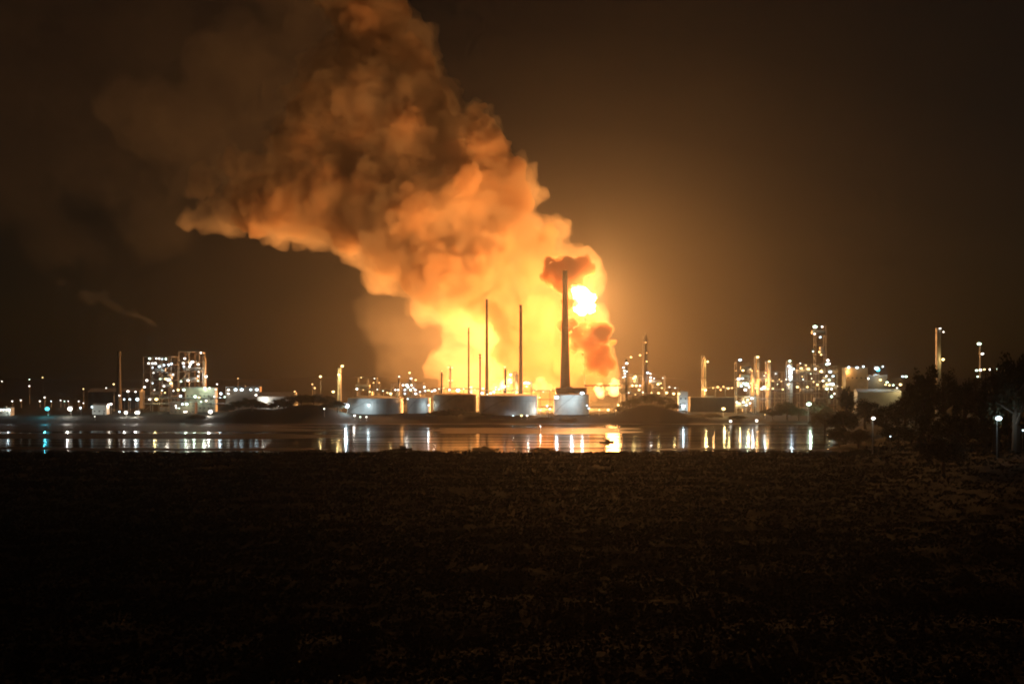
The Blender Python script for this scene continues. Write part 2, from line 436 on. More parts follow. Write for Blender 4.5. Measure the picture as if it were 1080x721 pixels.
# ------------------------------------------------------------------ trees
def make_crown(name, seed, n_clump, leaf, squat=.8, leaves=70, m='leaf'):
    rnd = random.Random(seed); k = MB()
    for c in range(n_clump):
        th = rnd.uniform(0, 2*math.pi); ph = math.acos(rnd.uniform(-.75, 1)); q = rnd.uniform(.45, 1)
        cx, cy, cz = q*math.sin(ph)*math.cos(th), q*math.sin(ph)*math.sin(th), q*math.cos(ph)*squat
        w = 1 + .35*noise.noise(Vector((cx*1.5+seed, cy*1.5, cz*1.5))); cx *= w; cy *= w; cz *= w
        cr = rnd.uniform(.16, .32)
        for l in range(leaves):
            v = Vector((rnd.gauss(0, 1), rnd.gauss(0, 1), rnd.gauss(0, 1))); v.normalize(); v *= cr * rnd.uniform(.4, 1.05)
            p = Vector((cx, cy, cz)) + v
            a = Vector((rnd.gauss(0, 1), rnd.gauss(0, 1), rnd.gauss(0, 1))).normalized(); bb = a.orthogonal().normalized()
            s = leaf * rnd.uniform(.6, 1.4)
            k._add([p - a*s, p + bb*s*.6, p + a*s, p - bb*s*.6], [(0, 1, 2, 3)])
    return k.mesh(name, [M[m]])

def make_trunk(seed):
    rnd = random.Random(seed); k = MB()
    k.bar((0, 0, 0), (.02, 0, .5), .055, 8, .04); k.bar((.02, 0, .5), (.0, .02, .95), .04, 8, .015)
    for i in range(7):
        a = i*2.4 + rnd.random(); z = .32 + .07*i
        k.bar((.01, 0, z), (.38*math.cos(a), .38*math.sin(a), z + rnd.uniform(.15, .3)), .022, 6, .006)
    return k.mesh('trunk', [M['bark']])
CROWNS = [make_crown('crown', 3, 60, .05, .85), make_crown('crown', 7, 75, .045, .75), make_crown('crown', 12, 55, .05, 1.0, m='leaf2')]
TRUNKS = [make_trunk(1), make_trunk(5)]
BUSH = [make_crown('foliage', 21, 34, .06, .62, 60), make_crown('foliage', 25, 30, .06, .55, 60, 'leaf2')]
_tn = [0]
def tree(label, px, ytop, d, wpx, group=None, g=None):
    i = _tn[0]; _tn[0] += 1
    x = PX(px, d); gz = ground_h(x, d) if g is None else g
    h = PZ(ytop, d) - gz; rad = wpx*d/F/2
    t = thing('tree', label, 'tree', (x, d, gz - .3), group, i*1.3)
    o = bpy.data.objects.new('trunk', TRUNKS[i % 2]); COL.objects.link(o); o.parent = t; o.scale = (h*.8, h*.8, h*.8)
    o = bpy.data.objects.new('crown', CROWNS[i % 3]); COL.objects.link(o); o.parent = t
    cz = h*(.43 if h > 14 else .5); o.location = (0, 0, h - cz*.95); o.scale = (rad*.95, rad*.95, cz)
    return t
def bush(label, px, ytop, d, wpx, group=None):
    i = _tn[0]; _tn[0] += 1
    x = PX(px, d); gz = ground_h(x, d); h = max(1.2, PZ(ytop, d) - gz); rad = wpx*d/F/2
    t = thing('bush', label, 'bush', (x, d, gz - .2), group, i*.9)
    k = MB()
    for j in range(5): a = j*1.3; k.bar((0, 0, 0), (.5*rad*math.cos(a), .5*rad*math.sin(a), h*.7), .12, 5, .04)
    k.build('stem', M['bark'], t)
    o = bpy.data.objects.new('foliage', BUSH[i % 2]); COL.objects.link(o); o.parent = t; o.location = (0, 0, h*.45); o.scale = (rad, rad*.8, h*.75)
    return t

# ------------------------------------------------------------------ far hills' lamps and the left edge of the plant
G = 'tiny white lamps of the far row at the left edge'
for px, py in ((13,423),(22,422),(42,423),(47,419),(54,423),(64,422),(68,423),(72,423),(83,423),(88,425)):
    street_lamp('tiny white street lamp in the even far row beside and right of the teal floodlight', px, py, 1650, 'W', 1.5, group=G) if px > 50 else \
    street_lamp('tiny white street lamp in the even far row above the long white strip light', px, py, 1650, 'W', 1.9, group=G + ' end')
for px, py, lab in ((2,402,'lone faint lamp on the dark hill at the far left edge'), (31,400,'upper lamp of the small cluster on the dark hill left of the slim chimney'),
                    (45,398,'rightmost and highest lamp on the dark hill left of the slim chimney'), (31,407,'faint low lamp just under the small cluster on the dark hill'),
                    (88,410,'single lamp between the dark hill cluster and the slim chimney'), (106,414,'lamp below and left of the slim chimney foot'), (112,409,'lamp beside the left foot of the slim chimney')):
    street_lamp(lab, px, py, 3000 if py < 405 else 1900, 'W', 1.6)
street_lamp('bright teal floodlight shining over the far shore on the left', 50, 431, 1300, 'T', 5.5, 3e4, name='floodlight_mast', cat='floodlight')
street_lamp('very bright white floodlight right of the teal one on the far shore', 74, 431, 1300, 'W', 6.5, 5e4, name='floodlight_mast', cat='floodlight')
street_lamp('cool white lamp close right of the very bright white floodlight', 85, 430, 1320, 'C', 3)
street_lamp('cool white lamp left of the pale low shed on the far shore', 97, 429, 1320, 'C', 2.6)
street_lamp('white lamp over the right end of the pale low shed', 117, 426, 1330, 'W', 3.4, 6e3)
t = building('long low shed with a white strip light at the far left edge', 0, 13, 1310, 430, 'cream', 1, dep=10)
lamps(t, [(1,432,'W',2.6),(4,432,'C',2.8),(7,432,'W',2.8),(10,432,'W',2.4,4e3)], 1310, -6.4)
building('pale low shed between two cool lamps on the far shore', 99, 114, 1325, 427, 'white', 1, dep=10, roof='gable', lst=[])
street_lamp('lower lamp under the pale low shed', 100, 439, 1275, 'W', 1.5)
chimney('slim pale concrete chimney at the left end of the plant', 125.5, 371, 1480, 3.4, 6, 'concrete')
building('low domed-roof hall behind the foot of the slim chimney', 96, 150, 1560, 413, 'dark', 1, dep=22, roof='gable')

# ------------------------------------------------------------------ left plant
frame_tower('tall lattice process structure with two rows of lamps along its top, left plant', 155, 184, 1430, 376, 7, [
    (158,378,'W',3.2),(165,378,'W',2.2),(168,378,'W',2.8),(171,378.5,'W',2.2),(175,378.5,'W',3.2),(157,383,'W',2.6),(161,383,'W',2.6),(164,383,'W',3),(168,386.5,'W',3.6,6e3),(173,385,'W',3.2),
    (178,384.5,'W',3.4),(181,383.5,'W',2.6),(161,387.5,'W',2),(162,393,'W',1.8),(182.5,395,'W',2.6),(169,399.5,'W',2.2),(175,399.5,'Y',3.4),(178,400.5,'W',4.2,6e3),(180.5,404,'W',4.2),(155,401,'W',3.4),(173,407,'W',2.4),(163,411,'W',2),(171,411.5,'W',2.2)], vessels=6, seed=1)
frame_tower('tall clad process structure with bright lamps and an ochre edge, second in the left plant', 192, 213, 1440, 371, 6, [
    (195,378,'W',3),(193.5,383,'W',3),(194,386.5,'W',3),(201,383.5,'W',4.6,1e4),(203,381.5,'W',4),(200,386.5,'W',3.6),(209,384,'W',3.4),(209.5,392,'W',2.2),(209,396.5,'W',2.2),(209,401.5,'W',2.4),(198.5,401,'W',3.4,6e3),(212,372,'W',2.6),(191,402,'W',3)], m='rust', vessels=7, seed=2)
column('slim ochre column lit from its foot, right side of the clad process structure', 216, 1436, 376, 3, 'rust', [(217.5,397,'W',3.4,9e3),(215,372.5,'A',1.6)], 3)
pipe_rack('long low pipe rack in front of the left plant', 152, 238, 1385, 420, [
    (152.5,408,'W',3),(161,404,'W',2),(165,421,'Y',4.4,9e3),(158,421,'W',3),(174,414,'W',2),(183,412,'W',2),(188,411,'W',3.6),(194,411,'W',3.4),(190.5,417.5,'W',3.2),(206,418,'W',4,9e3),(210,419,'W',3),(201,426,'W',1.8)], 6)
building('green-lit low process hall under the clad process structure', 197, 228, 1400, 409, 'cream', 2, lit=(), dep=12, lst=[
    (216,409,'G',3.4,6e3),(221,409,'G',2.6),(227.5,410.5,'W',2.4),(229,405,'W',2.2),(233,415,'W',3.6,7e3),(237,418.5,'W',2.8),(226,418,'W',2),(217.5,422.5,'W',3.4),(212,423.5,'W',2),(241,415,'W',3)])
building('low dark control building with a pair of wall lamps, front of the left plant', 180, 207, 1340, 424, 'brick', 2, lit=((1,1),(0,3)), dep=10, lst=[(192.5,426,'W',3.4),(197,426,'W',3.6,5e3),(186,430,'W',2.2),(189,430.3,'W',2),(196.5,434,'W',2.8),(170.5,437.5,'W',2.6)])
for px, py, c, s, e, lab in ((133,435,'W',5,2e4,'left of the two bright white lamps below the slim chimney'), (145,435,'W',6,3e4,'right of the two bright white lamps below the slim chimney'),
        (126,434,'W',2.4,None,'small lamp left of the two bright white lamps below the slim chimney'), (145,421,'C',4.4,1e4,'cool lamp above the two bright white lamps'), (137,421,'C',2.8,None,'small cool lamp left of the cool lamp below the slim chimney'),
        (135,412.5,'W',3.2,None,'lamp just right of the slim chimney foot'), (143,413,'W',2.2,None,'small lamp between the slim chimney and the lattice structure'), (131,421,'C',2.6,None,'cool lamp under the slim chimney foot'), (126,417,'W',2.2,None,'dim lamp at the very foot of the slim chimney'), (120,405,'W',2.2,None,'lamp on the slope left of the slim chimney'),
        (222,434,'W',6,4e4,'big bright white lamp in front of the green-lit hall')):
    street_lamp(lab, px, py, 1345 if py > 417 else 1420, c, s, e)
building('flat office block with four cool lit bays right of the left plant', 239, 275, 1400, 408, 'brick', 1, dep=10, lst=[(241,411,'W',3),(248.5,410.7,'C',4.4),(255,410.7,'C',4.2,7e2),(264.5,410.7,'C',4.2),(271,410.7,'C',4.6,7e2),(270,416.5,'W',3.2)])
t = building('long white-roofed shed lit from its left end, beside the copse', 274, 312, 1380, 418, 'white', 1, dep=26, roof='gable')
add_light(t, (-14, -20, 17), 'W', 1.6e4, 2)
street_lamp('faint pole lamp above the long white-roofed shed', 251, 399, 1450, 'A', 1.4)
for px, py, d, c, s, e, lab in ((294,428,1290,'W',1.6,None,'tiny lamp among the trees under the white-roofed shed'), (285,448,1246,'W',2,None,'tiny lamp at the water edge below the white-roofed shed'),
        (342,431,1262,'W',2,None,'tiny lamp on the face of the wooded knoll'), (311,413,1420,'A',2.4,None,'orange lamp left of the amber pole lamps'), (332,409,1420,'A',2.4,None,'orange lamp just left of the amber pole lamp'),
        (329.5,405,1420,'A',1.8,None,'faint tilted orange lamp over the wooded knoll'), (338,397,1420,'Y',3.8,2e4,'round amber pole lamp standing over the wooded knoll'), (351.5,413,1420,'Y',3.4,9e3,'yellow lamp at the foot of the twin-lamp stack'),
        (376.5,410,1420,'W',3,None,'single yellow-white lamp right of the twin-lamp stack'), (366,428,1300,'C',7.5,6e4,'very bright cool floodlight at the left end of the grey tank'),
        (374,438,1280,'W',3.2,6e3,'left of the three small lamps at the shore below the grey tank'), (380,439.5,1275,'W',2.2,None,'middle of the three small lamps at the shore below the grey tank'), (386.5,439.5,1275,'W',2.2,None,'right of the three small lamps at the shore below the grey tank')):
    street_lamp(lab, px, py, d, c, s, e)
chimney('short pale stack with two amber lamps one above the other', 358, 388, 1420, 4, 4.6, 'cream', [(357.5,395,'Y',4.6,2e4),(361,386,'Y',3.6,6e3)], 1, 'stack', 'stack')

# ------------------------------------------------------------------ centre left: tanks and the pyramid of lamps
tank('long grey-white storage tank left of centre with a cool wall lamp', 367, 425, 1352, 419.5, 'white', [(389,427,'C',3.8,2.4e3)])
tank('smaller grey storage tank touching the long grey-white one', 429, 454, 1345, 419, 'white', [(452,427,'C',2.4,4e3),(430,420.5,'W',2.6)])
tank('wide dark storage tank in shade right of the smaller grey tank', 457, 503, 1335, 416, 'rust')
frame_tower('stepped process structure crowned by a pyramid of many white lamps', 414, 447, 1420, 404, 4, [
    (425,406,'W',3),(429,406,'W',3.4,5e3),(434,406,'W',3),(427,411,'W',2.6),(433,411,'W',3),(438,411,'W',2.8),(417,411,'W',2.6),(438.5,415,'W',3.2),(427,415,'W',2.6),(412,415,'Y',3.6,4e3),(408.5,414,'Y',2),(420,411,'W',2.2),(447.5,408,'W',3.2),(452,411.5,'W',3.4),(448.5,412,'W',2.8),(458.5,411.5,'W',3.6,6e3),(455.5,412.5,'W',2.4),(443,413,'W',2),(430.5,408,'W',2.6),(436,409,'W',2)], vessels=4, seed=4)
column('thin column topped by three lamps, middle of the pyramid of lamps', 433.5, 1424, 395, 2.6, 'steel', [(432,393,'Y',3.4),(433.5,399,'W',2.8),(438.5,400.5,'Y',2.2)], 3)
for px, py, c, s, lab in ((390,413,'Y',2.2,'small yellow lamp left of the pyramid of lamps'), (394,403.5,'A',1.8,'left of a faint pair of orange lamps left of the pyramid'), (400,403.5,'A',1.8,'right of a faint pair of orange lamps left of the pyramid'),
        (474,411,'W',2.6,'small lamp left of the bright lamp before the dark tank'), (483,411.5,'C',4.6,'bright cool lamp above the wide dark tank')):
    street_lamp(lab, px, py, 1420, c, s, 1e4 if s > 4 else None)
column('slim lamp-topped column between the pyramid of lamps and the lit stub', 475, 1440, 386, 1.8, 'steel', [(473,387,'Y',2.2),(477,387.5,'Y',2),(473.5,401,'Y',1.8),(477,401,'Y',1.8)], 3)
column('short stubby column glowing amber beside the thin stacks', 497, 1405, 408, 3.6, 'cream', [(497,408,'Y',3.2),(496.5,416,'W',3,1.5e4)], 1, pipe=False)
chimney('thinnest dark stack left of the thin smoke-wrapped one', 494.3, 346, 1450, 1.5, 2.2, 'silhouette', (), 1, 'stack', 'stack')
chimney('thin pale stack lit orange from below, wrapped in smoke', 506.5, 374, 1440, 2.2, 3, 'cream', (), 1, 'stack', 'stack')
chimney('thin dark stack half lost in smoke, between the pale one and the slender chimney', 513.5, 316, 1455, 2.4, 4.2, 'silhouette', (), 2, 'stack', 'stack')
chimney('slender dark chimney standing left of the great chimney', 549.3, 322, 1420, 3, 4.6, 'silhouette', (), 3)
pipe_rack('pipe rack strung with lamps behind the pale grey tank, left of the slender chimney', 506, 548, 1400, 412, [
    (509.5,409.5,'W',3),(508.5,414.5,'W',3.4),(508,418,'W',3),(514,416,'W',3),(517.5,414.5,'W',2.8),(521,413,'W',3.2,6e3),(526,410.5,'W',2.2),(532,407.5,'W',3.4),(523,408,'W',3),(536,407,'W',2.4),(512,419,'W',2.4),(517,417.5,'W',2)], 4)
column('short column with three lamps left of the slender chimney', 533, 1410, 388, 3, 'dark', [(532.5,386.8,'Y',2.6),(538.5,395,'W',3.2),(538,400,'W',2.8),(539,403,'W',2.4)], 3)
column('amber-lit column touching the slender chimney on its left', 545, 1412, 393, 4.4, 'cream', [(544,412,'Y',2.6,2e4)], 2)
frame_tower('small lamp cluster frame right of the slender chimney foot', 551, 560, 1405, 402, 3, [(554,403.5,'W',4),(557,404,'W',4,8e3),(555.5,407.5,'W',3.4),(552.5,404.5,'Y',2.2)], vessels=1, depth=4, seed=6)

# ------------------------------------------------------------------ centre: great chimney, pale tanks
tank('pale grey storage tank below the slender chimney', 506, 567, 1335, 417, 'white', [(541,439,'C',4.6,2.5e4)])
add_light(bpy.data.objects[-1] if False else thing('lamp_post', 'small lamp post by the bright right edge of the pale grey tank', 'lamp post', base_at(570, 1318)), (0, -3, 6), 'W', 1.4e4, 1)
lp = [o for o in bpy.data.objects if o.name.startswith('lamp_post')][0]
MB().bar((0, 0, 0), (0, 0, 7), .15, 6).build('pole', M['pole'], lp); MB().box(-.5, .5, -1, .2, 7, 7.3).build('lamp_head', M['dark'], lp)
tank('blue-white floodlit storage tank right under the great chimney', 584, 621, 1330, 416, 'white', [(587,419,'C',6.5),(614,414.5,'C',5.2)])
t = [o for o in bpy.data.objects if o.get('label', '').startswith('blue-white floodlit')][0]
for px, e in ((587, 2.6e4), (603, 3.0e4), (614, 1.6e4)):
    add_light(t, P(px, 420, 1290) - t.location, 'C', e, 1.5)
chimney('great tapering concrete chimney rising into the smoke', 596, 286, 1385, 5.2, 12.5, 'silhouette', (), 2)
building('dark boiler house at the foot of the great chimney', 586, 618, 1375, 409, 'dark', 2, dep=20)
for px, py, d, c, s, lab in ((550,438,1280,'W',3,'first small lamp right of the cool lamp before the pale grey tank'), (556,438,1282,'W',2.8,'second small lamp right of the cool lamp before the pale grey tank'),
        (577,428,1300,'W',2.4,'upper of two small lamps left of the blue-white tank'), (580,431,1290,'W',2.2,'lower of two small lamps left of the blue-white tank'), (569,419,1370,'Y',2.4,'yellow lamp between the pale grey tank and the blue-white tank'),
        (619,427.5,1300,'C',2.4,'upper of two small lamps on the right face of the blue-white tank'), (621,430.5,1292,'C',2.6,'lower of two small lamps on the right face of the blue-white tank'),
        (632,432,1292,'Y',2.2,'faint lamp below the left ground flame'), (641.5,432,1292,'Y',3.8,'yellow lamp in front of the right ground flame'), (652,427,1310,'Y',3,'orange lamp right of the ground flames'), (649.5,432.5,1292,'A',2,'dim amber lamp near the shore under the ground flames')):
    street_lamp(lab, px, py, d, c, s, 4e3 if s > 3 else None)

# crane beam over the fire
b = base_at(636, 1395); t = thing('gantry_crane', 'dark gantry beam silhouetted against the ground fire', 'gantry crane', b)
z = PZ(406.5, 1395) - b.z; s_ = 1395/F
k = MB(); k.box(-20*s_, 19*s_, -.8, .8, z-.7, z+.7); 
for i in range(20): k.bar((-20*s_+i*2*s_, 0, z+.7), (-20*s_+(i+1)*2*s_, 0, z+2 if i % 2 else z+.7), .15, 4)
k.build('beam', M['dark'], t)
for x in (-17*s_, 17*s_):
    k = MB(); k.bar((x, -2.5, 0), (x, 0, z), .4, 6); k.bar((x, 2.5, 0), (x, 0, z), .4, 6); k.build('leg', M['dark'], t)
MB().box(-3*s_, -1.4*s_, -1.2, 1.2, z-2.6, z-.75).build('trolley', M['dark'], t)

# ------------------------------------------------------------------ right of the fire
frame_tower('lamp-hung process structure immediately right of the ground fire', 655, 675, 1400, 395, 4, [
    (658.5,391,'W',2.6),(659,394,'W',2.8),(659,397,'W',2.8),(661,391.5,'W',2.4),(670,397,'Y',3.6),(668,399,'Y',3.2,8e3),(667,406.5,'Y',3.4),(671,406.5,'Y',3.2),(675,406.5,'W',3),(674,411,'Y',3.2)], vessels=3, depth=6, seed=8)
column('column with a slanting string of lamps right of the ground fire', 660.5, 1396, 378, 3, 'dark', [(657.5,387.5,'W',2.4),(661,383,'W',3.6),(665.5,376.5,'Y',3),(657,398,'W',2.2)], 4)
column('tall dim column half hidden in orange haze right of the fire', 681, 1425, 352, 4.2, 'dark', [(675,374.5,'Y',3.6),(682,381,'Y',2.4),(681,361,'A',1.8),(683,393,'W',3.4),(686,398,'W',3,6e3),(682,372,'A',1.6),(686,394,'W',2.4)], 5)
for px, py, d, c, s, e, lab in ((694,405,1400,'Y',4.2,8e3,'yellow lamp right of the tall dim column'), (694.5,414.5,1380,'Y',3.6,None,'lamp above the right copse, left of three in a row'), (703,414,1380,'Y',3.6,None,'middle lamp of three above the right copse'),
        (710.5,415,1380,'Y',4,9e3,'right lamp of three above the right copse'), (763,431,1300,'Y',5.2,2.5e4,'big yellow lamp between the white panel and the white-lit structure'), (770.5,444,1246,'W',3.2,None,'left of two lamps at the right shore'),
        (798,443.5,1250,'W',3.8,None,'right of two lamps at the right shore'), (807,437,1280,'W',1.5,None,'tiny lamp right of the shore pair'), (853,426,1250,'G',6,4e4,'greenish white floodlight in the dark trees on the right'),
        (729.5,454,1246,'W',1.6,None,'tiny lamp at the water line right of the white panel')):
    street_lamp(lab, px, py, d, c, s, e)
t = building('white-walled pump house glowing under a very bright floodlight', 715, 725, 1345, 413, 'white', 2, dep=8, lst=[(719.5,428,'C',7,7e3),(720,436,'W',3.4),(716,415,'Y',2.8)])
building('long low dark hall right of the white-walled pump house', 727, 774, 1400, 419, 'dark', 2, dep=14)
column('orange-lit column standing alone left of the right plant', 743, 1410, 376, 3.8, 'rust', [(746.3,381.3,'Y',2.8,9e3),(744,411,'Y',3,2.5e4),(741,410.5,'A',2.6)], 3)
pipe_rack('orange-lit pipe rack running right from the lone orange column', 744, 776, 1405, 409, [(752,409,'A',2.6,9e3),(757,408,'A',3),(763,407.5,'A',3),(768,409.5,'Y',3,9e3),(760,411,'A',2.4),(772,409,'A',2.2)], 4, 'rust')
frame_tower('slim white-lit structure at the left of the right plant', 776, 789, 1400, 382, 6, [
    (780.5,379.5,'W',3.6),(783.5,390.5,'W',3.8),(779,399.5,'W',4),(783,399,'W',3.4),(787,405,'W',5.6,1.5e4),(786,411,'W',4.6),(782,407,'W',3),(790,408,'W',3),(784,404,'W',3)], vessels=4, depth=6, seed=9)
frame_tower('low white-lit pump structure under the slim white-lit one', 776, 796, 1345, 418, 3, [(779.5,425.5,'W',4.2,1e4),(777,424,'W',2.8),(784,424,'W',2.8),(788.5,421.5,'W',4,1e4),(787,427,'W',3),(791,425,'W',2.6),(793,420,'C',3,1e4)], m='silver', vessels=4, depth=5, seed=10)
column('tallest of three amber-lit columns in the right plant', 799, 1412, 377, 4.2, 'rust', [(799,376.5,'Y',3.6),(797.5,409,'A',3,2.2e4),(799,391,'A',1.8)], 3)
column('shortest and leftmost of three amber-lit columns in the right plant', 793.5, 1414, 391, 3.4, 'rust', [(793,391,'A',2),(792,404,'A',2.4,1.2e4)], 2)
column('rightmost of three amber-lit columns in the right plant', 811, 1412, 382, 4.4, 'rust', [(811.3,381,'Y',3.6),(807.5,393,'A',2.4),(808,400,'A',2.6,2e4),(815,401.5,'A',2.6)], 3)
pipe_rack('white-lit pipe rack at the feet of the three amber columns', 797, 832, 1395, 411, [(805.5,408.5,'C',5.2,1e4),(803,410,'W',3.4),(810,410,'Y',2.8),(815,409.5,'Y',2.8),(825.5,410.5,'Y',2.4),(831,405.5,'Y',2.4)], 4)
column('blue-white lit column left of the lattice tower', 833.5, 1400, 382, 5.4, 'white', [(833,380.5,'W',3),(832,386,'C',4),(834,390,'C',4,1.2e4),(833.5,397,'C',4.4,1.2e4),(837,389,'C',2.6)], 3)
pipe_rack('elevated yellow-lit pipe bridge between the blue-white column and the lattice tower', 838, 861, 1400, 391, [(845,388.3,'Y',3.2,6e3),(852.5,389,'Y',4.4,6e3),(841,408,'Y',3.2),(851.5,408,'Y',3)], 3, 'rust')
frame_tower('tall lattice tower with a lamp-lit cage on top, right plant', 859.5, 870, 1390, 343, 9, [
    (859.5,344.5,'W',5),(867,344.5,'W',2.8),(859,352,'W',3),(865,355.5,'W',3),(857.5,370.5,'W',2.6),(866,374,'Y',2.8),(864,371,'Y',2.4),(860,389,'W',3)], vessels=3, depth=5, seed=12)
frame_tower('lower brightly lit half of the lattice tower group, many white lamps', 862, 881, 1380, 386, 6, [
    (873,380,'W',4.4),(872,384,'W',4.6),(874.5,383.5,'W',3.4),(866,391.5,'W',4.6),(875.5,392,'W',3.6),(871.5,396.5,'W',2.6),(878.5,396.5,'W',3),(874.5,400.5,'W',3),(868,401.5,'W',2.8),(872,405.5,'W',5,1.5e4),(878,405,'W',4.4),(875,405,'W',3.4),(872,410,'W',3.6),(877,410,'W',3),(877,418,'W',3.6),(880,415,'W',2.4),(862,405.5,'Y',2.8)], vessels=6, depth=7, seed=13)
t = building('ochre-fronted block with three roof-edge lamps, right plant', 890, 913, 1370, 388, 'rust', 3, dep=16, lst=[(895,387.3,'C',3.6),(904,387.5,'C',3.6),(910.5,386.5,'C',2.8),(893,391,'A',1.6,1e4)])
building('wide dark block right of the ochre-fronted block', 914, 934, 1385, 396, 'dark', 2, dep=12, lst=[(926,390,'T',5),(924.5,388.5,'C',5.5,2.5e4),(931,386.5,'C',2.6),(915.5,399,'W',3.2),(913.5,405.5,'A',2.2),(928.5,400.5,'Y',3.6,9e3)])
building('low grey-roofed shed catching white light below the dark block', 902, 948, 1350, 413, 'white', 1, dep=16, roof='gable', lst=[(935.5,403,'W',3),(934,405.5,'Y',3),(938,406,'Y',3),(942,406,'W',3),(949.5,405.5,'W',3.8,1.5e4),(946,409,'W',2.4),(952,397,'W',3),(955.5,397,'W',3)])
chimney('pale round stack with red-white tip lamps above the big tree', 989.5, 346, 1300, 5.2, 5.8, 'cream', [(991.5,346.2,'W',2.8),(995,350,'W',2.4),(994.5,379,'Y',4.2,5e3)], 1, 'stack', 'stack')
t = column('slim mast carrying two stacked lamps at the far right', 1034, 1250, 364, 2, 'steel', [(1032.5,362.5,'W',5),(1036,373,'W',4),(1030,390.5,'W',3.4),(1034,390,'W',4.4),(1038,389.5,'W',3.2),(1044,389.5,'W',3.2),(1052,389,'W',2.6),(1031,397,'W',2.8)], 3, name='lamp_mast', pipe=False)
t['category'] = 'lamp mast'
street_lamp('tall street lamp with a clearly lit grey pole on the right headland', 921, 441, 620, 'W', 5, 1.5e3, vis=True)
street_lamp('greenish lamp below the big tree on the right', 960, 420, 900, 'G', 5.4, 1.5e4)
street_lamp('very bright white floodlight at the right edge', 1053, 441, 430, 'C', 8.5, 1.5e3, name='floodlight_mast', cat='floodlight')
street_lamp('upper of two small lamps at the extreme right edge', 1074, 449, 430, 'W', 3)
street_lamp('lower of two small lamps at the extreme right edge', 1079, 453.5, 430, 'W', 2.4)
street_lamp('faint low lamp right of the tall street lamp on the headland', 939, 460, 600, 'W', 1.8)

# low pipework filling the ground between tanks and columns
for (x0, x1, d, yt, lab, lst) in (
    (560, 590, 1395, 412, 'low pipe rack between the slender chimney and the great chimney', [(566,411,'Y',1.6),(573,413,'W',1.4),(581,411.5,'Y',1.6)]),
    (656, 690, 1375, 415, 'low pipe rack at the foot of the process structure right of the fire', [(663,414,'W',1.8),(670,416,'Y',1.6),(678,413.5,'W',2),(687,414,'Y',1.8)]),
    (688, 716, 1405, 409, 'raised pipe rack between the tall dim column and the white-walled pump house', [(698,409,'Y',1.8),(706,408,'W',1.6),(712,409,'W',1.8)]),
    (820, 862, 1385, 402, 'wide pipe rack behind the blue-white column', [(824,402,'Y',1.6),(829,400,'W',1.5),(847,400,'W',1.8),(856,399,'W',1.6),(858,402.5,'Y',1.8)]),
    (880, 892, 1395, 408, 'short pipe rack between the lattice tower and the ochre-fronted block', [(883,407,'W',1.6),(888,408,'Y',1.8)]),
    (455, 506, 1430, 410, 'pipe rack behind the wide dark tank', [(463,410,'W',1.6),(468,409,'Y',1.6),(489,410,'W',1.8),(501,411,'Y',1.8)]),
    (372, 412, 1430, 411, 'pipe rack behind the long grey-white tank', [(383,411,'Y',1.5),(398,410.5,'W',1.6),(404,412,'W',1.8)])):
    pipe_rack(lab, x0, x1, d, yt, lst, 5)
frame_tower('low dark process frame right of the tall dim column', 688, 701, 1420, 396, 4, [(690,399,'W',1.8),(697,404,'Y',1.8),(699,398.5,'W',1.5)], vessels=3, depth=5, seed=21)
frame_tower('dark process frame behind the three amber columns', 803, 826, 1430, 392, 4, [(818,394,'W',1.8),(822,400,'Y',1.6),(806,396,'W',1.6),(820,405,'W',1.8)], vessels=4, depth=6, seed=22)
frame_tower('mid-height dark process frame left of the lattice tower', 842, 857, 1415, 384, 5, [(844,383,'W',2),(850,385,'Y',1.8),(855,394,'W',1.8),(846,397,'W',1.6)], vessels=4, depth=6, seed=23)
frame_tower('dark process frame behind the long grey-white tank', 378, 398, 1445, 398, 3, [(381,398,'Y',1.6),(395,399,'W',1.6)], vessels=3, depth=6, seed=24)
column('slim dark column behind the thin lamp-topped column', 466, 1450, 392, 2.4, 'dark', [(466,391,'A',1.8)], 3)
column('slim column behind the stepped process structure', 421, 1440, 398, 2.2, 'dark', [(421,397,'W',1.8)], 2)

# ------------------------------------------------------------------ trees on the far bank and the right headland
G = 'copse on the left knoll of the far bank'
for px, yt, w in ((240,425,20),(252,421,22),(266,419.5,24),(280,423,22),(294,420,22),(306,416.5,24),(318,414.5,26),(331,414.5,26),(344,416.5,24),(356,421,20),(300,424,24),(325,421,28),(346,425,24)):
    tree('round dark tree of the copse between the left plant and the grey tank', px, yt, 1284 + (px*7 % 19), w, G)
G = 'copse right of the ground fire'
for px, yt, w in ((654,428,18),(664,420,22),(675,415.5,24),(687,414,26),(699,417,24),(710,424,20),(718,432,16),(681,424,26),(696,427,24)):
    tree('round dark tree of the copse just right of the ground fire', px, yt, 1280 + (px*7 % 17), w, G)
G = 'low dark trees along the far shore'
for px, yt, w in ((208,436,20),(462,432,24),(482,429,26),(500,433,22),(525,441,20),(575,439,22),(600,440,24),(735,436,22),(750,434,24),(778,437,20),(815,428,26),(830,422,26),(842,428,22),(866,424,26)):
    tree('low dark tree in the row along the far shore', px, yt, 1262 + (px % 8), w, G)
tree('small rounded dark tree left of the ochre-fronted block', 893, 404, 1120, 18)
tree('broad dark tree hiding the foot of the dark block', 912, 418, 1000, 34)
tree('big domed dark tree below the pale round stack, left half', 972, 386, 640, 38)
tree('big domed dark tree below the pale round stack, right half', 995, 384, 650, 42)
tree('sloping dark tree between the domed trees and the lamp mast', 1018, 396, 620, 36)
tree('dark tree under the slim lamp mast', 1040, 399, 560, 40)
tree('tall dark tree cut by the right picture edge', 1072, 364, 430, 58)
tree('dark tree left of the tall one at the right edge', 1050, 385, 455, 34)
G = 'dark trees covering the right headland'
